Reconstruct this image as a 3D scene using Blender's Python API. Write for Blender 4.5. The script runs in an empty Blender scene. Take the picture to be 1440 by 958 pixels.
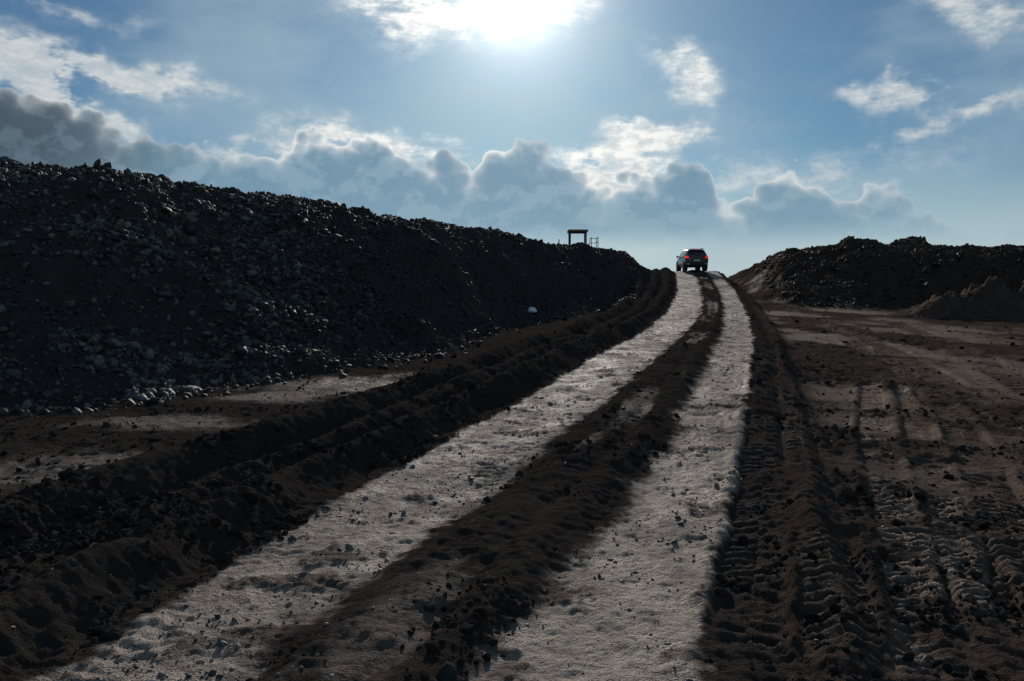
import bpy, bmesh, math
import numpy as np
from mathutils import Vector, Matrix
rng=np.random.default_rng(7)
S=bpy.context.scene
F=1120.0; HZ=430.0; CH=1.6
def link(o): S.collection.objects.link(o); return o

# ---------------------------------------------------------------- noise
_T=[np.random.default_rng(s).random((256,256)) for s in range(8)]
def vn(x,y,s=0):
    xi=np.floor(x).astype(np.int64); yi=np.floor(y).astype(np.int64)
    fx=x-xi; fy=y-yi
    fx=fx*fx*fx*(fx*(fx*6-15)+10); fy=fy*fy*fy*(fy*(fy*6-15)+10)
    T=_T[s%8]; a=xi&255; b=yi&255; a1=(a+1)&255; b1=(b+1)&255
    return (T[a,b]*(1-fx)+T[a1,b]*fx)*(1-fy)+(T[a,b1]*(1-fx)+T[a1,b1]*fx)*fy
def fbm(x,y,o=4,s=0,g=.5):
    r=0;a=1;t=0
    c,sn=math.cos(.6),math.sin(.6)
    for i in range(o):
        r=r+a*vn(x+i*17.3,y-i*9.1,s+i); t+=a; a*=g
        x,y=(c*x-sn*y)*2.03,(sn*x+c*y)*2.03
    return r/t
def bil(x,y,o=3,s=0):
    r=0;a=1;t=0
    c,sn=math.cos(.9),math.sin(.9)
    for i in range(o):
        r=r+a*(1-np.abs(2*vn(x+i*7.3,y+i*3.1,s+i)-1)); t+=a; a*=.5
        x,y=(c*x-sn*y)*2.1,(sn*x+c*y)*2.1
    return r/t
def ss(a,b,x):
    t=np.clip((x-a)/(b-a),0,1); return t*t*(3-2*t)

# ---------------------------------------------------------------- plan tables
rd=np.array([ # v, L0,L1,R0,R1, depth
 [958,60,350,690,1010,3.4],[810,300,520,800,1028,4.72],[700,480,690,885,1045,6.5],[625,620,775,945,1057,8.1],
 [560,740,855,978,1062,10.6],[500,840,925,1004,1065,15.2],[470,900,960,1015,1062,21.4],[440,938,985,1020,1052,30],
 [410,952,985,1012,1035,41.8],[385,950,975,995,1012,55]])
ry=rd[:,5]; rz=CH-(rd[:,0]-HZ)/F*ry
yy=np.concatenate([[-40,-5,0],ry,[57.5,60,66,85,150,300]])
zz=np.concatenate([[0,0,0],rz,[4.12,4.1,3.8,2.6,0,-2]])
yf=np.arange(-40,300,.1)
def smooth_tab(v,k=1.0):
    a=np.interp(yf,yy,v)
    out=a.copy()
    for w,lo in ((9,-50),(25,8),(41,22)):
        ker=np.hanning(w+2); ker/=ker.sum()
        p=np.pad(out,w,mode='edge'); sm=np.convolve(p,ker,'same')[w:-w]
        m=ss(lo,lo+6,yf); out=out*(1-m)+sm*m
    return out
zr_t=smooth_tab(zz)
edges=[]
for c in range(1,5):
    x=(rd[:,c]-720)/F*ry
    s0=(x[1]-x[0])/(ry[1]-ry[0])
    xe=x[-1]
    xs=np.concatenate([[x[0]-s0*8.4-2,x[0]-s0*8.4,x[0]-s0*3.4],x,[xe+.25,xe+.4,xe+.6,xe+2,xe+8,xe+20]])
    edges.append(smooth_tab(xs))
def T(tab,y): return np.interp(y,yf,tab)
def zR(y): return np.interp(y,[0,6,10,15,20,32,40,60,120],[-.03,-.02,.12,.36,.6,1.28,1.9,3.2,3])
def zL(y): return np.interp(y,[0,6,10,15,20,30,40,60,120],[0,0,.12,.33,.55,1.15,1.9,3.6,3])
def unproj(u,v,zf):
    lo,hi=1.5,60.
    for i in range(50):
        y=(lo+hi)/2
        if (CH-float(zf(y)))*F/y>v-HZ: lo=y
        else: hi=y
    return (u-720)/F*y,y

cre=np.array([ # u, foot y, crest y, crest v
 [0,10.6,19,238],[120,11.2,20.5,250],[228,12,22,260],[248,12.2,22.3,270],[410,14,25,283],[510,15.5,28,303],[600,17.5,31.5,318],[650,20,34,325],
 [700,24,37,330],[760,28,41,342],[800,30,44,352],[830,32,46,353],[880,35,50,360],[930,38,54,372],[950,44,56,381],[1005,46,56,381],[1022,41,53,370],[1050,38,50,360],
 [1120,34.5,48,354],[1165,34,47,350],[1190,33.5,46,338],[1225,33,46,345],[1245,33,47,349],[1265,33,48,342],[1292,32,48,340],[1312,32,45,350],[1390,31,43.5,349],[1440,30,43,353]])
th=np.arctan((cre[:,0]-720)/F); c_=1/np.cos(th)
rf=cre[:,1]*c_; rc=cre[:,2]*c_; hc=CH+(HZ-cre[:,3])/F*cre[:,2]
dg=math.radians
th=np.concatenate([[dg(-180),dg(-150),dg(-120),dg(-90),dg(-60),dg(-42)],th,[dg(45),dg(60),dg(100),dg(140),dg(180)]])
rf=np.concatenate([[20,16,12,10,10,11.3],rf,[36,37,40,40,40]])
rc=np.concatenate([[32,28,22,19,19,21],rc,[52,54,56,56,56]])
hc=np.concatenate([[.5,1.5,4.2,5.3,5.3,5.2],hc,[4.6,4.6,4,2,.5]])

# ruts on the right hand ground
def mkrut(pts,w,depth,per,dryv):
    P=np.array([unproj(u,v,zR) for u,v in pts]); P=P[np.argsort(P[:,1])]
    y=np.arange(P[0,1]-.0,P[-1,1],.03); x=np.interp(y,P[:,1],P[:,0])
    k=np.hanning(43);k/=k.sum(); x=np.convolve(np.pad(x,21,mode='reflect',reflect_type='odd'),k,'valid')
    s=np.concatenate([[0],np.cumsum(np.hypot(np.diff(x),np.diff(y)))])
    return dict(y=y,x=x,s=s,w=w,d=depth,per=per,dry=dryv)
ruts=[mkrut([(1226,522),(1232,600),(1256,700),(1290,800),(1318,900),(1335,1000)],.17,.03,.10,.62),
      mkrut([(1270,522),(1296,600),(1312,660),(1350,750),(1400,860),(1440,1000)],.17,.035,.10,.55),
      mkrut([(1180,470),(1300,540),(1350,600),(1395,680),(1450,790),(1520,1000)],.2,.03,.12,.26),
      mkrut([(1080,500),(1078,560),(1077,650),(1072,750),(1062,850),(1050,1000)],.20,.05,.14,.10),
      mkrut([(1110,560),(1130,640),(1160,760),(1190,880),(1200,1000)],.18,.02,.12,.16),
      mkrut([(1260,455),(1350,490),(1480,560)],.3,.03,.3,.28),
      mkrut([(1140,452),(1250,490),(1440,600)],.3,.03,.3,.28)]

def terrain(X,Y):
    zr=T(zr_t,Y); L0,L1,R0,R1=[T(e,Y) for e in edges]
    en=(fbm(X*1.6,Y*1.6,4,1)-.5)*.34+(fbm(X*9,Y*9,3,3,.6)-.5)*.20
    dl=L0-X; dr=X-R1
    zl=zL(Y); zrr=zR(Y)
    und=(fbm(X*.35+3,Y*.35,3,2)-.5)
    fine=(fbm(X*6,Y*6,3,5)-.5)
    lump=fbm(X*2.6,Y*2.6,3,1); lumpb=bil(X*2.6,Y*2.6,3,1); clod=bil(X*7,Y*7,2,3); clod2=bil(X*17,Y*17,2,5)
    grit=fbm(X*26,Y*26,2,6,.7)-.5
    left=zl+und*.22
    wob=(fbm(X*.7,Y*.7,3,4)-.5)*.5
    d2=dl+wob*.5
    g=lambda c,w:np.exp(-((d2-c)/w)**2)
    berm=.25*g(.50,.28)+.13*g(1.22,.24)+.27*g(2.0,.36)-.07*g(.92,.12)-.06*g(1.58,.12)
    berm=berm*(1+.6*wob*2)
    left=left+berm+np.where(d2<2.8,(zr-zl)*(1-ss(1.0,2.8,d2)),0)
    drn=dr+en*.5
    right=zrr+und*.12+.09*np.exp(-((dr-.56+wob*.3)/.13)**2)+np.where(dr<1.2,(zr-zrr)*(1-ss(.05,.9,drn)),0)
    mid=(L1+R0)/2; hw=(R0-L1)/2
    cn=np.clip(1-np.abs((X-mid)/np.maximum(hw,.1)),0,1)
    cx_=(X-mid)/np.maximum(hw,.1)
    road=zr+ss(0,.55,cn)*.085-.035*np.exp(-((cx_-.15+wob*.5)/.16)**2)+ss(.1,.5,cn)*(lump-.5)*.07
    z=np.where(dl>0,left*ss(0,.25,dl)+road*(1-ss(0,.25,dl)),np.where(dr>0,right*ss(0,.3,drn)+road*(1-ss(0,.3,drn)),road))
    inL=ss(-.02,.06,X-L0+en*.5)*ss(-.10,.12,L1-X+en)
    inR=ss(-.10,.12,X-R0+en)*ss(.04,.12,R1-X+en*.7)
    dry=np.clip(inL+inR,0,1)
    patch=ss(.68,.36,fbm(X*1.3,Y*.6,5,6,.6))
    spot=ss(.70,.86,vn(X*2.6,Y*4.2,6)+.5*(fbm(X*11,Y*11,2,2)-.5))
    dry_road=dry*(.58+.42*patch)*(1-.6*spot)
    cen=ss(.25,.8,cn)*ss(.50,.66,fbm((X-mid)*2.2,Y*.5,4,2))*.24
    onroad=((dl<=0)&(dr<=0))
    rr=ss(.42,.66,fbm(X*.55+Y*.1,Y*.32,6,3,.62))
    rdry=np.where(dr>.35,(.03+.31*rr)*ss(.35,1.3,dr),0)
    rdry=rdry*(.8+.4*ss(9,18,Y))
    brown=np.where(dr>.3,np.clip(.45+ss(.5,6,X-.16*Y)*(.4+.6*rr),0,1),.06)
    lp=lambda u,v:unproj(u,v,zL)
    lm=0
    for u,v,ax,ay in ((480,542,1.9,1.5),(400,556,1.2,1.0),(130,650,1.3,.6),(10,665,1.1,.6),(230,596,1.3,.6)):
        px,py=lp(u,v); lm=np.maximum(lm,np.exp(-(((X-px)/ax)**2+((Y-py)/ay)**2)))
    ldry=np.where(dl>2.5,.01+.40*ss(.35,.95,lm+(fbm(X*2,Y*2,5,5,.65)-.5)*.9),0)
    m_dry=dry_road+np.where(onroad,cen,0)+rdry*(~(dr<=0))+ldry
    m_dry=np.clip(m_dry,0,1)
    mud=1-dry
    rough=np.where(dr>.2,.35+.8*ss(.6,.3,rr),.85)
    rough=np.where(dl>2.7,.65,rough)
    rough=rough*np.where(onroad,.6,1)
    clump=ss(.35,.65,fbm(X*.9+4,Y*.9,3,7))
    z=z+mud*rough*((lumpb-.5)*.06+(clod-.5)*.055*(.4+clump)+(clod2-.5)*.022+grit*.014)+fine*.02
    z=z+dry*((fbm(X*11,Y*11,3,1,.65)-.5)*.030+(lump-.5)*.035+grit*.010-.010*spot+spot*clod2*.03)
    lug0=np.sin(2*math.pi*(Y/.12+np.abs(((X-L0)/.2)%1-.5)*1.2))
    z=z+dry*lug0*.007*ss(.47,.60,fbm(X*.9,Y*.8,2,4))
    for r in ruts:
        m=(Y>r['y'][0])&(Y<r['y'][-1])
        xc=np.interp(Y,r['y'],r['x']); s=np.interp(Y,r['y'],r['s'])
        sl=np.interp(Y,r['y'],np.gradient(r['x'],r['y'])); lat=(X-xc)/np.sqrt(1+sl*sl); s=s+lat*sl
        nz_=fbm(X*1.3+9,Y*1.3,3,7)
        fade=m*ss(0,.6,Y-r['y'][0])*ss(0,1.5,r['y'][-1]-Y)*(.2+.8*ss(.36,.54,nz_))
        q=np.abs(lat+(nz_-.5)*.06)/r['w']; ins=ss(1.12,.88,q+en*.5)*fade
        tri=np.abs(((s/r['per']+np.where(lat>0,.5,0)+np.abs(lat)/r['w']*.55+(nz_-.5)*1.1)%1)*2-1)
        lug=ss(.35,.65,tri)*(.2+.8*ss(.3,.55,fbm(X*5,Y*5,3,2)))
        z=z+ins*(-r['d']+ .025*lug*ss(1.0,.85,q))*1.0+fade*np.exp(-((q-1.35)/.28)**2)*.035*(.3+1.2*lump)
        z=z-ins*mud*rough*((lumpb-.5)*.04+(clod-.5)*.04*(.4+clump))
        m_dry=m_dry*(1-ins)+ins*(r['dry']*(.30+.70*lug)*(.45+.55*ss(.35,.55,nz_)))
    R=np.hypot(X,Y); A=np.arctan2(X,Y)
    nz=(fbm(X*.5,Y*.5,3,6)-.5)
    RF=np.interp(A,th,rf)+nz*2.2; RC=np.interp(A,th,rc); H=np.interp(A,th,hc)
    p=np.clip((R-RF)/(RC-RF),0,1)
    mm=.55*p+.45*p*p*(3-2*p); mm=mm-.12*np.sin(p*math.pi*2)*0.5
    Hs=np.maximum(H-.035*np.maximum(R-RC,0),-3)
    hm=z*(1-mm)+Hs*mm
    bumps=((fbm(X*.55,Y*.55,4,1)-.5)*1.1+(bil(X*1.1,Y*1.1,3,2)-.5)*.38)*ss(0,.25,p)*np.where(p>=1,.6,1-.5*ss(.6,1,p))
    bumps=bumps+(clod-.5)*.13*ss(0,.15,p)+(lumpb-.5)*.22*ss(0,.15,p)
    hm=hm+bumps
    lat=np.maximum(dl,dr)
    w=ss(.15,3.6,lat+wob*.6)
    w=np.where(Y<30,1,w)
    mp=ss(.0,.12,p)
    z=np.where(p>0,z*(1-w)+hm*w,z)
    m_dry=m_dry*(1-mp*w)
    for (u,v,rad,h) in ((1385,447,2.5,1.15),(1455,450,2.4,.75),(1318,446,1.6,.35)):
        px,py=unproj(u,v,zR); q=np.hypot(X-px,(Y-py))/rad+nz*.4
        hh=np.clip(1-q,0,1); z=z+h*hh**1.1*(1+.9*(lump-.5)+.4*(lumpb-.5))+ss(0,.15,hh)*(clod-.5)*.12; hb=ss(0,.2,hh); brown=np.maximum(brown,hb); m_dry=np.maximum(m_dry*(1-hb),.13*hb); mp=mp*(1-hb)
    return z,np.clip(m_dry,0,1),np.clip(brown,0,1),mp*w,p

# ---------------------------------------------------------------- ground mesh
def graded(start,stop,d0,g,dmax=1e9):
    out=[start]; d=d0
    while out[-1]<stop: d=min(d*g,dmax); out.append(out[-1]+d)
    return out
xs_c=list(np.arange(-3.2,4.6,.018))
xr=graded(xs_c[-1],24,.018,1.0085,.13); xr+=graded(xr[-1],2500,.2,1.10)[1:]
xl=graded(3.2,20,.018,1.0085,.11); xl+=graded(xl[-1],2500,.2,1.10)[1:]
xs=np.array(sorted(set([-v for v in xl[1:]]+xs_c+xr[1:])))
y1=list(np.arange(2.6,5.2,.017)); y2=graded(y1[-1],60,.017,1.0045,.13); y2+=graded(y2[-1],2500,.3,1.12)[1:]
yb=[-v for v in graded(-2.6,60,.1,1.08)][1:]
ys=np.array(sorted(set(yb+y1+y2[1:])))
X,Y=np.meshgrid(xs,ys)
Z,Dm,Br,Mo,P=terrain(X,Y)
ny,nx=X.shape
def mesh_from(name,co,faces_flat,n,smooth=True):
    me=bpy.data.meshes.new(name); nv=len(co); nf=len(faces_flat)//n
    me.vertices.add(nv); me.vertices.foreach_set('co',co.astype(np.float32).ravel())
    me.loops.add(len(faces_flat)); me.loops.foreach_set('vertex_index',faces_flat.astype(np.int32))
    me.polygons.add(nf); me.polygons.foreach_set('loop_start',np.arange(0,nf*n,n,dtype=np.int32))
    me.polygons.foreach_set('use_smooth',np.full(nf,smooth))
    me.update(calc_edges=True); return me
co=np.stack([X,Y,Z],-1).reshape(-1,3)
i=np.arange(ny-1)[:,None]*nx+np.arange(nx-1)[None,:]
q=np.stack([i,i+1,i+nx+1,i+nx],-1).reshape(-1)
gm=mesh_from('ground',co,q,4)
at=gm.color_attributes.new('mask','FLOAT_COLOR','POINT')
at.data.foreach_set('color',np.stack([Dm,Br,Mo,np.ones_like(Dm)],-1).astype(np.float32).ravel())
ground=link(bpy.data.objects.new('ground',gm))

# ---------------------------------------------------------------- material helpers
def newmat(n):
    m=bpy.data.materials.new(n); m.use_nodes=True; nt=m.node_tree
    return m,nt,nt.nodes['Principled BSDF']
def N(nt,t,**k):
    n=nt.nodes.new(t)
    for a,b in k.items(): setattr(n,a,b)
    return n
def mixc(nt,f,a,b,bt='MIX'):
    n=N(nt,'ShaderNodeMix',data_type='RGBA',blend_type=bt)
    for s,v in ((0,f),(6,a),(7,b)):
        if hasattr(v,'node'): nt.links.new(v,n.inputs[s])
        else: n.inputs[s].default_value=v if s==0 else (*v,1)
    return n.outputs[2]
def mth(nt,op,*a,clamp=False):
    n=N(nt,'ShaderNodeMath',operation=op); n.use_clamp=clamp
    for k,v in enumerate(a):
        if hasattr(v,'node'): nt.links.new(v,n.inputs[k])
        else: n.inputs[k].default_value=v
    return n.outputs[0]
def noise(nt,vec,sc,det=4,rough=.5,dim='3D'):
    n=N(nt,'ShaderNodeTexNoise',noise_dimensions=dim); n.inputs['Scale'].default_value=sc; n.inputs['Detail'].default_value=det; n.inputs['Roughness'].default_value=rough
    if vec is not None: nt.links.new(vec,n.inputs['Vector'])
    return n.outputs[0]
def mr(nt,v,a,b,c=0.,d=1.,smooth=True):
    n=N(nt,'ShaderNodeMapRange',interpolation_type='SMOOTHSTEP' if smooth else 'LINEAR')
    nt.links.new(v,n.inputs[0])
    for k,x in zip((1,2,3,4),(a,b,c,d)): n.inputs[k].default_value=x
    return n.outputs[0]

m,nt,b=newmat('dirt')
tc=N(nt,'ShaderNodeTexCoord').outputs['Object']
a=N(nt,'ShaderNodeAttribute',attribute_name='mask'); sp=N(nt,'ShaderNodeSeparateColor'); nt.links.new(a.outputs['Color'],sp.inputs[0])
dry,brn,mou=sp.outputs
n1=noise(nt,tc,2.2,5,.6); n2=noise(nt,tc,22,4,.65); n3=noise(nt,tc,90,2,.6); n4=noise(nt,tc,6.5,5,.7)
edge=mth(nt,'MULTIPLY',mth(nt,'MULTIPLY',dry,mth(nt,'SUBTRACT',1,dry)),4)
dj=mth(nt,'ADD',dry,mth(nt,'MULTIPLY',mth(nt,'SUBTRACT',n2,.5),mth(nt,'ADD',mth(nt,'MULTIPLY',dry,.9),mth(nt,'MULTIPLY',edge,.9))),clamp=True)
mudc=mixc(nt,n1,(.017,.0145,.0135),(.048,.040,.036))
mudc=mixc(nt,mth(nt,'MULTIPLY',brn,.6),mudc,(.064,.044,.033))
dryc=mixc(nt,mr(nt,n1,.3,.7),(.235,.188,.155),(.39,.325,.278))
dryc=mixc(nt,mth(nt,'MULTIPLY',brn,.8),dryc,(.33,.215,.152))
dryc=mixc(nt,mr(nt,n4,.46,.66,0,.6),dryc,(.150,.118,.097))
dryc=mixc(nt,mr(nt,n2,.48,.64,0,.55),dryc,(.13,.10,.082))
col=mixc(nt,dj,mudc,dryc)
col=mixc(nt,mth(nt,'MULTIPLY',mou,.9),col,mixc(nt,brn,mixc(nt,n2,(.026,.022,.022),(.070,.060,.057)),mixc(nt,n2,(.026,.019,.016),(.075,.054,.042))))
nt.links.new(col,b.inputs['Base Color'])
ro=mr(nt,n1,.35,.7,.6,.9); nt.links.new(ro,b.inputs['Roughness'])
nt.links.new(mth(nt,'MULTIPLY',mth(nt,'POWER',dj,1.8),.085),b.inputs['Specular IOR Level'])
h=mth(nt,'ADD',mth(nt,'ADD',mth(nt,'MULTIPLY',n2,.6),mth(nt,'MULTIPLY',n3,.28)),mth(nt,'MULTIPLY',n4,.5))
bp=N(nt,'ShaderNodeBump'); bp.inputs['Distance'].default_value=.05; bp.inputs['Strength'].default_value=1.
nt.links.new(h,bp.inputs['Height']); nt.links.new(bp.outputs[0],b.inputs['Normal'])
gm.materials.append(m)

def rockmat(name,bump=.02,spec=.3):
    m,nt,b=newmat(name)
    tc=N(nt,'ShaderNodeTexCoord').outputs['Object']
    a=N(nt,'ShaderNodeAttribute',attribute_name='tone')
    n1=noise(nt,tc,18,4,.6)
    c=mixc(nt,mr(nt,n1,.3,.7,0,.6),a.outputs['Color'],(.02,.017,.016))
    nt.links.new(c,b.inputs['Base Color']); b.inputs['Roughness'].default_value=.65
    b.inputs['Specular IOR Level'].default_value=spec
    bp=N(nt,'ShaderNodeBump'); bp.inputs['Distance'].default_value=bump; nt.links.new(noise(nt,tc,30,3,.6),bp.inputs['Height']); nt.links.new(bp.outputs[0],b.inputs['Normal'])
    return m

# ---------------------------------------------------------------- scatter
def hz(x,y):
    ix=np.clip(np.searchsorted(xs,x)-1,0,nx-2); iy=np.clip(np.searchsorted(ys,y)-1,0,ny-2)
    fx=(x-xs[ix])/(xs[ix+1]-xs[ix]); fy=(y-ys[iy])/(ys[iy+1]-ys[iy])
    return (Z[iy,ix]*(1-fx)+Z[iy,ix+1]*fx)*(1-fy)+(Z[iy+1,ix]*(1-fx)+Z[iy+1,ix+1]*fx)*fy
def lookup(A,x,y):
    ix=np.clip(np.searchsorted(xs,x),0,nx-1); iy=np.clip(np.searchsorted(ys,y),0,ny-1); return A[iy,ix]
def ico(sub):
    bm=bmesh.new(); bmesh.ops.create_icosphere(bm,subdivisions=sub,radius=1); bm.verts.ensure_lookup_table()
    v=np.array([list(x.co) for x in bm.verts]); f=np.array([[x.index for x in y.verts] for y in bm.faces]); bm.free(); return v,f
def variants(sub,k,amp):
    v,f=ico(sub); out=[]
    for i in range(k):
        d=v.copy()
        for j in range(9):
            nrm=rng.normal(size=3); nrm/=np.linalg.norm(nrm); o=rng.uniform(.45,.85)
            t=d@nrm; d=d-np.maximum(t-o,0)[:,None]*nrm*.95
        d*=1+amp*(rng.random((len(d),1))-.5)*2; out.append(d)
    return out,f
def scatter(name,x,y,size,tone,sub,mat,amp=.15,flat=.65,sink=.25,smooth=True):
    V,f=variants(sub,16,amp); V=np.array(V); n=len(x); k=rng.integers(0,16,n)
    sc=size[:,None]*np.stack([rng.uniform(.7,1.5,n),rng.uniform(.7,1.2,n),rng.uniform(flat*.65,flat*1.35,n)],-1)
    q=rng.normal(size=(n,4)); q[:,1:3]*=.45; q/=np.linalg.norm(q,axis=1)[:,None]
    w,a,b_,c=q.T
    Rm=np.stack([1-2*(b_*b_+c*c),2*(a*b_-c*w),2*(a*c+b_*w),2*(a*b_+c*w),1-2*(a*a+c*c),2*(b_*c-a*w),2*(a*c-b_*w),2*(b_*c+a*w),1-2*(a*a+b_*b_)],-1).reshape(n,3,3)
    P_=np.einsum('nij,nvj->nvi',Rm,V[k]*sc[:,None,:])
    P_+=np.stack([x,y,hz(x,y)+size*flat*(1-2*sink)*.5],-1)[:,None,:]
    nv=V.shape[1]; fa=(f[None]+(np.arange(n)*nv)[:,None,None]).reshape(-1)
    tn=np.repeat(np.concatenate([tone,np.ones((n,1))],1)[:,None],nv,1)
    return P_.reshape(-1,3),fa,tn.reshape(-1,4),mat
def scatobj(name,parts,smooth=True):
    o=0;Vs=[];Fs=[];Ts=[]
    for p,f,t,mt in parts: Vs.append(p);Fs.append(f+o);Ts.append(t);o+=len(p)
    me=mesh_from(name,np.concatenate(Vs),np.concatenate(Fs),3,smooth)
    at=me.color_attributes.new('tone','FLOAT_COLOR','POINT'); at.data.foreach_set('color',np.concatenate(Ts).astype(np.float32).ravel())
    me.materials.append(parts[0][3]); return link(bpy.data.objects.new(name,me))
def split(name,x,y,sz,tn,thr,mat,**k):
    b=sz>thr; parts=[]
    for msk,sub in ((b,2),(~b,1)):
        if msk.sum(): parts.append(scatter(name,x[msk],y[msk],sz[msk],tn[msk],sub,mat,**k))
    return scatobj(name,parts)
def tones(n,lo,hi,warm=.1,pw=2.2):
    g=lo+(hi-lo)*rng.random(n)**pw; w=1+warm*(rng.random(n)-.3)
    return np.stack([g*w,g,g/w],-1)
# stones of the big heap
n=110000
A_=rng.uniform(dg(-62),dg(9),n); p_=rng.uniform(-.06,1.12,n)
RF=np.interp(A_,th,rf); RC=np.interp(A_,th,rc); R_=RF+p_*(RC-RF)
x=R_*np.sin(A_); y=R_*np.cos(A_); cl=fbm(x*.6,y*.6,4,3)
keep=rng.random(n)<np.clip((1.0-ss(dg(-17),dg(-4),A_)*.6)*np.where(p_<0,.15,1),0,1)*R_/30*(.25+.75*ss(.36,.58,cl))
keep&=(T(edges[0],y)-x>1.2); x,y,A_,cl,p_=x[keep],y[keep],A_[keep],cl[keep],p_[keep]
sz=np.exp(rng.normal(math.log(.050),.45,len(x)))*(1-.35*ss(dg(-20),dg(0),A_))*(.7+.6*cl); sz=np.clip(sz,.018,.125)
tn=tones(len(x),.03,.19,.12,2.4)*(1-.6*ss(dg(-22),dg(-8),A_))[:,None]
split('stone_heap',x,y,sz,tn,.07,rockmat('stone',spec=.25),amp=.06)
# rubble on right heap
n=8000
A_=rng.uniform(dg(15),dg(36),n); RF=np.interp(A_,th,rf); RC=np.interp(A_,th,rc); R_=RF+rng.uniform(-.02,1.05,n)*(RC-RF)
x=R_*np.sin(A_); y=R_*np.cos(A_); k=(x-T(edges[3],y)>1.0)&(lookup(Mo,x,y)>.5); x,y=x[k],y[k]
split('rubble',x,y,np.clip(np.exp(rng.normal(math.log(.045),.5,len(x))),.03,.2),tones(len(x),.02,.07,.3),.09,rockmat('rubble_stone',spec=.05),amp=.1)
# mud clods
n=170000
y=3*np.exp(rng.random(n)*math.log(11)); x=rng.uniform(-.75,.8,n)*y
D=lookup(Dm,x,y); c=fbm(x*1.3,y*1.3,4,2,.6)
L0=T(edges[0],y); R1=T(edges[3],y); L1=T(edges[1],y); R0=T(edges[2],y)
wt=np.where((x<L0+.08)&(x>L0-2.9),.7,0)+np.where((x>L1)&(x<R0),.28,0)+np.where(x>R1-.06,.45,0)+np.where(x<L0-2.9,.35,0)
wt=wt*np.clip(1-D*1.6,0.05,1)*ss(.40,.66,c)*(.3+.7*ss(14,5,y))
k=rng.random(n)<wt; x,y=x[k],y[k]
sz=np.clip(np.exp(rng.normal(math.log(.009),.6,len(x))),.004,.045)*(1+.05*y)
split('mud_clods',x,y,sz,tones(len(x),.016,.045,.3),.02,rockmat('mud_clod',.012,.0),amp=.13,flat=.8,sink=.4)
# gravel crumbs
n=90000
y=3*np.exp(rng.random(n)*math.log(9)); x=rng.uniform(-.7,.7,n)*y
D=lookup(Dm,x,y); c=fbm(x*2,y*2,3,5); k=(rng.random(n)<np.clip(D,0,1)*.38*ss(.4,.62,c)+.008); x,y=x[k],y[k]
sz=np.clip(np.exp(rng.normal(math.log(.0055),.6,len(x))),.0025,.03)*(1+.04*y)
split('gravel',x,y,sz,tones(len(x),.05,.30,.3,1.6),.016,rockmat('gravel',.006,.1),amp=.15,flat=.55,sink=.35)

# ---------------------------------------------------------------- simple materials
def pmat(name,c,r=.5,metal=0,emit=None,es=0,dust=.25):
    m,nt,b=newmat(name); tc=N(nt,'ShaderNodeTexCoord').outputs['Object']
    n=noise(nt,tc,6,5,.6)
    col=mixc(nt,mr(nt,n,.4,.75,0,dust),c,(.16,.13,.11)); nt.links.new(col,b.inputs['Base Color'])
    nt.links.new(mr(nt,n,.3,.7,r,min(1,r+.2)),b.inputs['Roughness']); b.inputs['Metallic'].default_value=metal
    if emit: b.inputs['Emission Color'].default_value=(*emit,1); b.inputs['Emission Strength'].default_value=es
    return m
def empty(name,loc,rotz=0):
    e=link(bpy.data.objects.new(name,None)); e.location=loc; e.rotation_euler=(0,0,rotz); return e
def part(name,par,verts,faces,mat,bev=0,sub=0,smooth=False):
    me=bpy.data.meshes.new(name); me.from_pydata(verts,[],faces); me.update()
    bm=bmesh.new(); bm.from_mesh(me); bmesh.ops.recalc_face_normals(bm,faces=bm.faces); bm.to_mesh(me); bm.free()
    for p in me.polygons: p.use_smooth=smooth
    o=link(bpy.data.objects.new(name,me)); o.parent=par; me.materials.append(mat)
    if bev: md=o.modifiers.new('b','BEVEL'); md.width=bev; md.segments=2; md.limit_method='ANGLE'
    if sub: md=o.modifiers.new('s','SUBSURF'); md.levels=md.render_levels=sub
    return o
def box(name,par,c,s,mat,bev=.02,taper=1):
    x,y,z=[k/2 for k in s]; V=[]
    for dz,t in ((-z,1),(z,taper)):
        for dx,dy in ((-x,-y),(x,-y),(x,y),(-x,y)): V.append((c[0]+dx*t,c[1]+dy*t,c[2]+dz))
    return part(name,par,V,[(0,1,2,3),(7,6,5,4),(0,4,5,1),(1,5,6,2),(2,6,7,3),(3,7,4,0)],mat,bev)
def prism(name,par,prof,x0,x1,mat,bev=.02,smooth=False):
    n=len(prof); V=[(x0,p[0],p[1]) for p in prof]+[(x1,p[0],p[1]) for p in prof]
    Fc=[tuple(range(n)),tuple(range(n,2*n))]+[(i,(i+1)%n,(i+1)%n+n,i+n) for i in range(n)]
    return part(name,par,V,Fc,mat,bev,0,smooth)
def circ(cy,cz,r,n=28): return [(cy+r*math.cos(2*math.pi*i/n),cz+r*math.sin(2*math.pi*i/n)) for i in range(n)]

# ---------------------------------------------------------------- car (seen from behind)
CY=57.3; cx=(971.5-720)/F*CY
czg=float(hz(np.array([cx]),np.array([CY]))[0])
slope=float(hz(np.array([cx]),np.array([CY+1.2]))[0]-hz(np.array([cx]),np.array([CY-1.2]))[0])/2.4
car=empty('car',(cx,CY,czg+.0),0); car.rotation_euler=(math.atan(slope),0,dg(-2)); car.scale=(.92,.95,.98)
paint=pmat('car_paint',(.012,.012,.014),.3,0,dust=.15); paint.node_tree.nodes['Principled BSDF'].inputs['Coat Weight'].default_value=.3
glass=pmat('car_glass',(.01,.012,.014),.06,dust=.08); rub=pmat('rubber',(.015,.015,.015),.8); blk=pmat('black_plastic',(.02,.02,.02),.6)
red=pmat('tail_lens',(.35,.01,.01),.2,0,(1,.03,.02),.7,dust=0); chrome=pmat('chrome',(.12,.12,.12),.45,1,dust=.1); plate=pmat('plate_white',(.7,.7,.65),.4,dust=.1)
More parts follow.
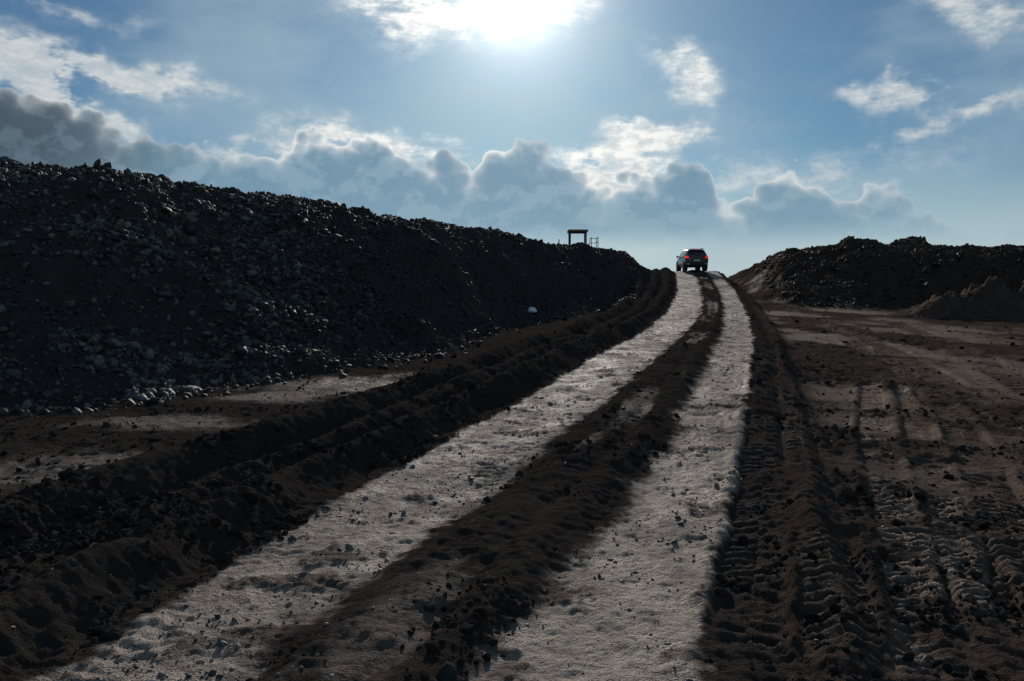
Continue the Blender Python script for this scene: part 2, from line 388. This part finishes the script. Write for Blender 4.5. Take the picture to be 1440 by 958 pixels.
st=[ (-2.12,.38,.86,.90,.70,.78,.70),(-2.08,.30,.92,1.02,.78,.86,.74),(-1.98,.27,.95,1.22,.82,.885,.68),(-1.72,.26,.97,1.50,.84,.90,.61),(-1.2,.25,.97,1.56,.85,.905,.62),
 (-.4,.24,.96,1.58,.85,.905,.63),(.3,.24,.95,1.53,.85,.905,.62),(.85,.24,.94,1.22,.85,.90,.70),(1.15,.24,.93,1.02,.85,.89,.78),(1.7,.26,.84,.90,.83,.87,.74),(2.05,.30,.72,.78,.76,.80,.68),(2.15,.38,.62,.66,.62,.66,.58)]
V=[];Fc=[]
for (y,zb,zl_,zt,wb,wl,wt) in st:
    h=[(0,zb),(wb*.9,zb),(wb,zb+.08),(wl,(zb+zl_)/2+.05),(wl-.02,zl_),(wt+.04,zt-.08),(wt-.04,zt-.01),(0,zt+.02)]
    ring=h+[(-a,c) for a,c in h[-2:0:-1]]
    V+=[(a,y,c) for a,c in ring]
k=14
for i in range(len(st)-1):
    for j in range(k): Fc.append((i*k+j,i*k+(j+1)%k,(i+1)*k+(j+1)%k,(i+1)*k+j))
Fc+=[tuple(range(k)),tuple(range((len(st)-1)*k,len(st)*k))]
part('body',car,V,Fc,paint,0,2,True)
part('rear_window',car,[(-.66,-2.085,1.0),(.66,-2.085,1.0),(.56,-1.80,1.45),(-.56,-1.80,1.45)],[(0,1,2,3)],glass)
part('windscreen',car,[(-.66,1.16,1.02),(.66,1.16,1.02),(.56,.50,1.47),(-.56,.50,1.47)],[(0,1,2,3)],glass)
for s,nm in ((-1,'left'),(1,'right')):
    part('side_window_'+nm,car,[(s*.895,-1.6,1.0),(s*.895,.85,.98),(s*.665,.35,1.43),(s*.655,-1.45,1.45)],[(0,1,2,3)],glass)
    part('tail_light_'+nm,car,[(s*.60,-2.14,.88),(s*.86,-2.07,.88),(s*.84,-2.06,1.04),(s*.66,-2.12,1.04),(s*.60,-2.0,.88),(s*.89,-1.88,.88),(s*.87,-1.85,1.04),(s*.66,-1.95,1.04)],
         [(0,1,2,3),(4,5,6,7),(0,1,5,4),(1,2,6,5),(2,3,7,6),(3,0,4,7)],red,.01)
    box('mirror_'+nm,car,(s*.98,.62,1.04),(.16,.12,.14),paint,.03)
    box('reflector_'+nm,car,(s*.68,-2.195,.47),(.2,.02,.05),plate,.005)
    box('roof_rail_'+nm,car,(s*.56,-.5,1.60),(.035,1.7,.035),chrome,.01)
    for yy_,nn in ((-1.32,'rear'),(1.32,'front')):
        prism('tyre_%s_%s'%(nn,nm),car,circ(yy_,.33,.33),s*.68,s*.90,rub,.03,True)
        prism('rim_%s_%s'%(nn,nm),car,circ(yy_,.33,.20,20),s*.89,s*.91,chrome,.01)
        prism('arch_%s_%s'%(nn,nm),car,circ(yy_,.36,.39),s*.60,s*.897,blk,0)
box('bumper',car,(0,-2.11,.48),(1.62,.16,.26),blk,.05)
box('plate',car,(0,-2.165,.72),(.5,.02,.11),plate,.004)
box('plate_recess',car,(0,-2.14,.74),(.8,.03,.2),blk,.01)
box('spoiler',car,(0,-1.83,1.53),(1.1,.28,.035),paint,.012)
box('brake_light',car,(0,-1.98,1.52),(.3,.02,.03),red,.004)
box('wiper',car,(.1,-2.09,1.06),(.45,.02,.02),blk,.004)
prism('exhaust',car,circ(-2.1,.27,.035,12),.45,.52,chrome,0)

# ---------------------------------------------------------------- bulldozer behind heap
BY=61; bx=(808-720)/F*BY
roofz=CH+(HZ-325)/F*BY
bg=roofz-2.95
dz=empty('bulldozer',(bx,BY,bg),dg(90))
yel=pmat('yellow_paint',(.16,.13,.05),.6,dust=.5); dark=pmat('dark_steel',(.03,.03,.03),.6,.3)
def stad(y0,y1,z0,r,n=12):
    p=[]
    for i in range(n+1): a=-math.pi/2+math.pi*i/n; p.append((y1+r*math.cos(a),z0+r*math.sin(a)))
    for i in range(n+1): a=math.pi/2+math.pi*i/n; p.append((y0+r*math.cos(a),z0+r*math.sin(a)))
    return p
for s,nm in ((-1,'left'),(1,'right')):
    x0,x1=sorted((s*.65,s*1.1))
    prism('crawler_track_'+nm,dz,stad(-1.1,1.1,.4,.4),x0,x1,dark,.03)
    for j in range(18):
        box('shoe_%s_%d'%(nm,j),dz,((x0+x1)/2,-1.2+j*.14,.82),(.47,.05,.05),dark,.005)
    box('push_arm_'+nm,dz,(s*1.2,1.2,.45),(.12,2.2,.15),yel,.02)
box('hull',dz,(0,0,.75),(1.3,2.6,.5),yel,.05)
box('engine_hood',dz,(0,.95,1.3),(.95,1.4,.7),yel,.06)
box('operator_seat',dz,(0,-.35,1.25),(.5,.5,.4),dark,.05)
box('seat_back',dz,(0,-.6,1.6),(.5,.12,.4),dark,.04)
box('fuel_tank',dz,(0,-1.05,1.25),(1.2,.4,.5),yel,.05)
for j,(px,py) in enumerate(((-.6,-.8),(.6,-.8),(-.6,.4),(.6,.4))): box('canopy_post_%d'%j,dz,(px,py,1.95),(.10,.10,1.9),dark,.01)
box('canopy_roof',dz,(0,-.2,2.9),(1.5,1.5,.14),yel,.03)
box('canopy_edge',dz,(0,-.2,2.80),(1.4,1.4,.05),dark,.01)
box('exhaust_stack',dz,(.2,1.2,1.95),(.08,.08,.7),dark,.01)
part('blade',dz,[(-1.5,2.25,.05),(1.5,2.25,.05),(1.5,2.1,.6),(-1.5,2.1,.6),(1.5,2.3,1.1),(-1.5,2.3,1.1),(-1.5,2.35,.05),(1.5,2.35,.05),(1.5,2.22,.6),(-1.5,2.22,.6),(1.5,2.4,1.1),(-1.5,2.4,1.1)],
 [(0,1,2,3),(3,2,4,5),(6,7,8,9),(9,8,10,11),(0,1,7,6),(5,4,10,11),(0,3,9,6),(3,5,11,9),(1,2,8,7),(2,4,10,8)],yel)
for j,(px,py) in enumerate(((.6,-1.2),(-.6,-1.2),(.6,-1.7),(-.6,-1.7))):
    box('rail_post_%d'%j,dz,(px,py,1.95),(.05,.05,.9),dark,.005)
for j,zz_ in enumerate((2.05,2.4)):
    box('rail_bar_%d'%j,dz,(.6,-1.45,zz_),(.04,.55,.04),dark,.005); box('rail_bar_back_%d'%j,dz,(0,-1.7,zz_),(1.2,.04,.04),dark,.005)
box('rear_platform',dz,(0,-1.45,1.5),(1.25,.6,.06),dark,.01)

# ---------------------------------------------------------------- white plastic bag on the foot of the heap
v,f=ico(3)
r=1+.35*(fbm(v[:,0]*2+5,v[:,1]*2+v[:,2]*1.5,3,2)-.5)*2+.15*(fbm(v[:,0]*6,v[:,2]*6+v[:,1]*4,2,4)-.5)
v=v*r[:,None]*np.array([.16,.13,.13]); v[:,2]=np.maximum(v[:,2],-.06)
wm=pmat('white_plastic',(.7,.72,.76),.45,dust=.15)
me=mesh_from('plastic_bag',v,f.reshape(-1),3); me.materials.append(wm)
cy_=np.arange(12,40,.1); cx2=(748-720)/F*cy_; ha=hz(cx2,cy_); vv=HZ-(ha+.1-CH)/cy_*F
el=(ha-CH)/cy_; vis=el>=np.maximum.accumulate(el)-1e-6
cost=np.abs(vv-434)+np.where(vis,0,1e3); j=int(np.argmin(cost)); px,py=cx2[j],cy_[j]
bag=link(bpy.data.objects.new('plastic_bag',me)); bag.location=(px,py,float(ha[j])+.07)

# ---------------------------------------------------------------- camera
cd=bpy.data.cameras.new('camera'); cam=link(bpy.data.objects.new('camera',cd)); cam.location=(0,0,CH)
cd.lens=28; cd.sensor_width=36; cd.clip_end=6000; cd.clip_start=.05
cam.rotation_euler=(dg(90)-math.atan(49/F),0,0); S.camera=cam

# ---------------------------------------------------------------- light
SE=math.atan((HZ+5)/F); SA=math.atan(6/F)
sd=Vector((math.sin(SA)*math.cos(SE),math.cos(SA)*math.cos(SE),math.sin(SE)))
sl=bpy.data.lights.new('sun','SUN'); sl.energy=3.4; sl.angle=dg(.5); sl.color=(1,.92,.83)
so=link(bpy.data.objects.new('sun',sl)); so.rotation_euler=(-sd).to_track_quat('-Z','Y').to_euler()

# ---------------------------------------------------------------- sky
w=bpy.data.worlds.new('World'); S.world=w; w.use_nodes=True; nt=w.node_tree; nt.nodes.clear()
try:
    w.cycles.sampling_method='MANUAL'; w.cycles.sample_map_resolution=256
except Exception as e: print(e)
out=N(nt,'ShaderNodeOutputWorld')
sky=N(nt,'ShaderNodeTexSky',sky_type='NISHITA'); sky.sun_disc=False; sky.sun_elevation=SE; sky.sun_rotation=SA
sky.air_density=1; sky.dust_density=.3; sky.ozone_density=2
D_=N(nt,'ShaderNodeTexCoord').outputs['Generated']
sx=N(nt,'ShaderNodeSeparateXYZ'); nt.links.new(D_,sx.inputs[0]); x_,y_,z_=sx.outputs
az=mth(nt,'ARCTAN2',x_,y_); te=mth(nt,'DIVIDE',z_,mth(nt,'SQRT',mth(nt,'ADD',mth(nt,'MULTIPLY',x_,x_),mth(nt,'MULTIPLY',y_,y_))))
ce=N(nt,'ShaderNodeCombineXYZ'); nt.links.new(az,ce.inputs[0]); nt.links.new(te,ce.inputs[1]); AE=ce.outputs[0]
def off(v,d):
    n=N(nt,'ShaderNodeVectorMath',operation='ADD'); nt.links.new(v,n.inputs[0]); n.inputs[1].default_value=d; return n.outputs[0]
def scl(v,d):
    n=N(nt,'ShaderNodeVectorMath',operation='MULTIPLY'); nt.links.new(v,n.inputs[0]); n.inputs[1].default_value=d; return n.outputs[0]
def vor(v,sc):
    n=N(nt,'ShaderNodeTexVoronoi',feature='SMOOTH_F1',voronoi_dimensions='2D'); n.inputs['Scale'].default_value=sc; n.inputs['Smoothness'].default_value=.25
    nt.links.new(v,n.inputs['Vector']); return n.outputs['Distance']
def AZ(u): return math.atan((u-720)/F)
def TE(u,v): return (HZ-v)/F*math.cos(AZ(u))
dot=N(nt,'ShaderNodeVectorMath',operation='DOT_PRODUCT'); nt.links.new(D_,dot.inputs[0]); dot.inputs[1].default_value=sd
ang=mth(nt,'ARCCOSINE',mth(nt,'MINIMUM',dot.outputs['Value'],1))
glow=mth(nt,'EXPONENT',mth(nt,'MULTIPLY',ang,-5.0)); glow2=mth(nt,'EXPONENT',mth(nt,'MULTIPLY',ang,-22.0))
wn=N(nt,'ShaderNodeTexNoise',noise_dimensions='2D'); wn.inputs['Scale'].default_value=9; wn.inputs['Detail'].default_value=4; wn.inputs['Roughness'].default_value=.6; nt.links.new(AE,wn.inputs['Vector'])
wv=off(wn.outputs['Color'],(-.5,-.5,-.5))
def warped(a):
    n=N(nt,'ShaderNodeVectorMath',operation='ADD'); nt.links.new(AE,n.inputs[0]); nt.links.new(scl(wv,(a,a*.8,0)),n.inputs[1]); return n.outputs[0]
W1=warped(.09); sw=N(nt,'ShaderNodeSeparateXYZ'); nt.links.new(W1,sw.inputs[0]); wa,we=sw.outputs[0],sw.outputs[1]
W2=warped(.022)
def blob(u,v,ru,rv,amp,rot=0):
    ca,sa=math.cos(dg(rot)),math.sin(dg(rot))
    dx=mth(nt,'SUBTRACT',wa,AZ(u)); dy=mth(nt,'SUBTRACT',we,TE(u,v))
    p=mth(nt,'ADD',mth(nt,'MULTIPLY',dx,ca*F/ru),mth(nt,'MULTIPLY',dy,sa*F/ru))
    q=mth(nt,'ADD',mth(nt,'MULTIPLY',dx,-sa*F/rv),mth(nt,'MULTIPLY',dy,ca*F/rv))
    r2=mth(nt,'ADD',mth(nt,'MULTIPLY',p,p),mth(nt,'MULTIPLY',q,q))
    return mth(nt,'MULTIPLY',mth(nt,'EXPONENT',mth(nt,'MULTIPLY',r2,-1)),amp)
bl=[(110,20,90,14,.6,3),(50,98,120,30,1.7,-4),(200,112,80,19,1.5,-4),(120,165,130,16,1.4,-28),(600,18,95,48,1.5,8),(760,10,80,40,.7,0),(950,98,50,26,.7,-30),(970,125,24,28,.5,0),(935,185,60,13,1.0,-8),(850,215,95,34,1.1,14),
    (1290,140,75,20,.8,-10),(1390,155,50,14,.7,18),(1295,182,50,11,.6,10),(1225,118,40,12,.6,5),(1390,22,100,24,.9,-22),(520,200,130,22,1.3,-8),(880,255,140,45,.8,5),(1180,250,170,34,.5,5),(350,215,90,16,.9,5)]
W=None
for q_ in bl:
    o=blob(*q_); W=o if W is None else mth(nt,'ADD',W,o)
nf=noise(nt,scl(off(AE,(3.1,1.7,0)),(1,1.9,1)),11,6,.6,'2D')
nf2=noise(nt,scl(AE,(1,2.2,1)),30,5,.66,'2D')
wd=mth(nt,'ADD',mth(nt,'MULTIPLY',W,mr(nt,nf,.28,.62,.10,1.25)),mth(nt,'MULTIPLY',mth(nt,'SUBTRACT',nf2,.5),mth(nt,'MULTIPLY',W,1.1)))
wm_=mr(nt,wd,.05,1.05)
veil=mth(nt,'MULTIPLY',mr(nt,noise(nt,scl(off(AE,(7,2,0)),(1,2.2,1)),3.2,7,.55,'2D'),.36,.70),.50)
def profile(pts,src):
    fc=N(nt,'ShaderNodeFloatCurve'); c=fc.mapping.curves[0]
    P_=[((AZ(u)+.75)/1.5,TE(u,v)/.5) for u,v in pts]
    c.points[0].location=P_[0]; c.points[1].location=P_[-1]
    for p in P_[1:-1]: c.points.new(*p)
    for p in c.points: p.handle_type='AUTO_CLAMPED'
    fc.mapping.update()
    nt.links.new(mth(nt,'DIVIDE',mth(nt,'ADD',src,.75),1.5),fc.inputs['Value'])
    return mth(nt,'MULTIPLY',fc.outputs[0],.5)
prof=[(-60,105),(0,118),(60,132),(100,155),(150,182),(220,203),(262,212),(300,204),(345,214),(395,216),(430,196),(500,187),(545,200),(585,230),(602,232),(625,214),(648,222),(664,236),(680,218),(700,203),(742,208),(775,222),(800,244),(815,252),(832,250),(862,262),(900,256),(935,240),(965,214),(985,235),(1005,262),(1040,300),(1050,282),(1078,262),(1115,246),(1145,262),(1175,270),(1215,256),(1250,276),(1300,302),(1330,330),(1440,335),(1520,300)]
fine_n=noise(nt,AE,60,4,.6,'2D')
s_=N(nt,'ShaderNodeSeparateXYZ'); nt.links.new(W2,s_.inputs[0])
h_=profile(prof,s_.outputs[0])
va=vor(W2,20); vb=vor(W2,55)
vo=mth(nt,'ADD',mth(nt,'MULTIPLY',mth(nt,'SUBTRACT',.36,va),.04),mth(nt,'MULTIPLY',mth(nt,'SUBTRACT',.36,vb),.02))
hd=mth(nt,'SUBTRACT',h_,s_.outputs[1])
dp=mth(nt,'ADD',mth(nt,'ADD',hd,vo),.006)
dp=mth(nt,'ADD',dp,mth(nt,'MULTIPLY',mth(nt,'SUBTRACT',fine_n,.5),.012))
cm=mth(nt,'MULTIPLY',mr(nt,dp,-.002,.007),mr(nt,hd,-.018,-.010))
rim=mth(nt,'EXPONENT',mth(nt,'MULTIPLY',mth(nt,'MAXIMUM',mth(nt,'SUBTRACT',dp,.003),0),-105))
big=noise(nt,scl(off(W2,(1.3,5.2,0)),(1,1.3,1)),9,6,.55,'2D'); big2=noise(nt,scl(off(W2,(1.3,5.212,0)),(1,1.3,1)),9,6,.55,'2D')
rel=mth(nt,'MULTIPLY',mth(nt,'SUBTRACT',big,big2),9)
relc=mr(nt,rel,-.15,.55)
leftd=mr(nt,az,AZ(330),AZ(40))
ci=mixc(nt,leftd,(.145,.27,.375),(.062,.095,.130))
ci=mixc(nt,mth(nt,'MULTIPLY',relc,mth(nt,'SUBTRACT',.35,mth(nt,'MULTIPLY',leftd,.22))),ci,(.34,.47,.57))
low=mr(nt,te,TE(720,345),TE(720,230))
ci=mixc(nt,mth(nt,'MULTIPLY',mth(nt,'SUBTRACT',1,low),.45),ci,(.28,.43,.52))
rimc=mixc(nt,mr(nt,glow,.05,.4),(.66,.69,.70),(1.0,.98,.93))
cc=mixc(nt,mth(nt,'MULTIPLY',rim,mr(nt,noise(nt,AE,7,3,.5,'2D'),.35,.6,.35,1.)),ci,rimc)
wc=mixc(nt,mr(nt,glow,.03,.45),(.60,.63,.64),(1.05,1.03,.97))
wc=mixc(nt,mr(nt,nf2,.35,.65,.55,0),wc,(.32,.43,.51))
base=N(nt,'ShaderNodeBackground'); base.inputs['Strength'].default_value=.05
tint=mixc(nt,1.0,sky.outputs[0],(.50,.80,.98),'MULTIPLY'); nt.links.new(tint,base.inputs['Color'])
def bgn(c,s=1):
    n=N(nt,'ShaderNodeBackground'); nt.links.new(c,n.inputs['Color']); n.inputs['Strength'].default_value=s; return n.outputs[0]
def mxs(f,a,b_):
    n=N(nt,'ShaderNodeMixShader'); nt.links.new(f,n.inputs[0]); nt.links.new(a,n.inputs[1]); nt.links.new(b_,n.inputs[2]); return n.outputs[0]
def rgb(c):
    r=N(nt,'ShaderNodeRGB'); r.outputs[0].default_value=(*c,1); return r.outputs[0]
s0=mxs(mr(nt,te,-.02,TE(720,200),.95,0),base.outputs[0],bgn(rgb((.54,.63,.66))))
s1=mxs(veil,s0,bgn(rgb((.36,.48,.55))))
s2=mxs(mth(nt,'MULTIPLY',wm_,.95),s1,bgn(wc))
fb=mth(nt,'MULTIPLY',cm,mr(nt,te,TE(720,358),TE(720,312),.05,1))
s3=mxs(fb,s2,bgn(cc))
gl=mth(nt,'ADD',mth(nt,'MULTIPLY',glow2,1.8),mth(nt,'MULTIPLY',glow,.10))
gb=N(nt,'ShaderNodeBackground'); nt.links.new(rgb((1,.97,.9)),gb.inputs['Color']); nt.links.new(gl,gb.inputs['Strength'])
ad=N(nt,'ShaderNodeAddShader'); nt.links.new(s3,ad.inputs[0]); nt.links.new(gb.outputs[0],ad.inputs[1])
nt.links.new(ad.outputs[0],out.inputs['Surface'])
S.view_settings.view_transform='Standard'; S.view_settings.look='None'; S.view_settings.exposure=0
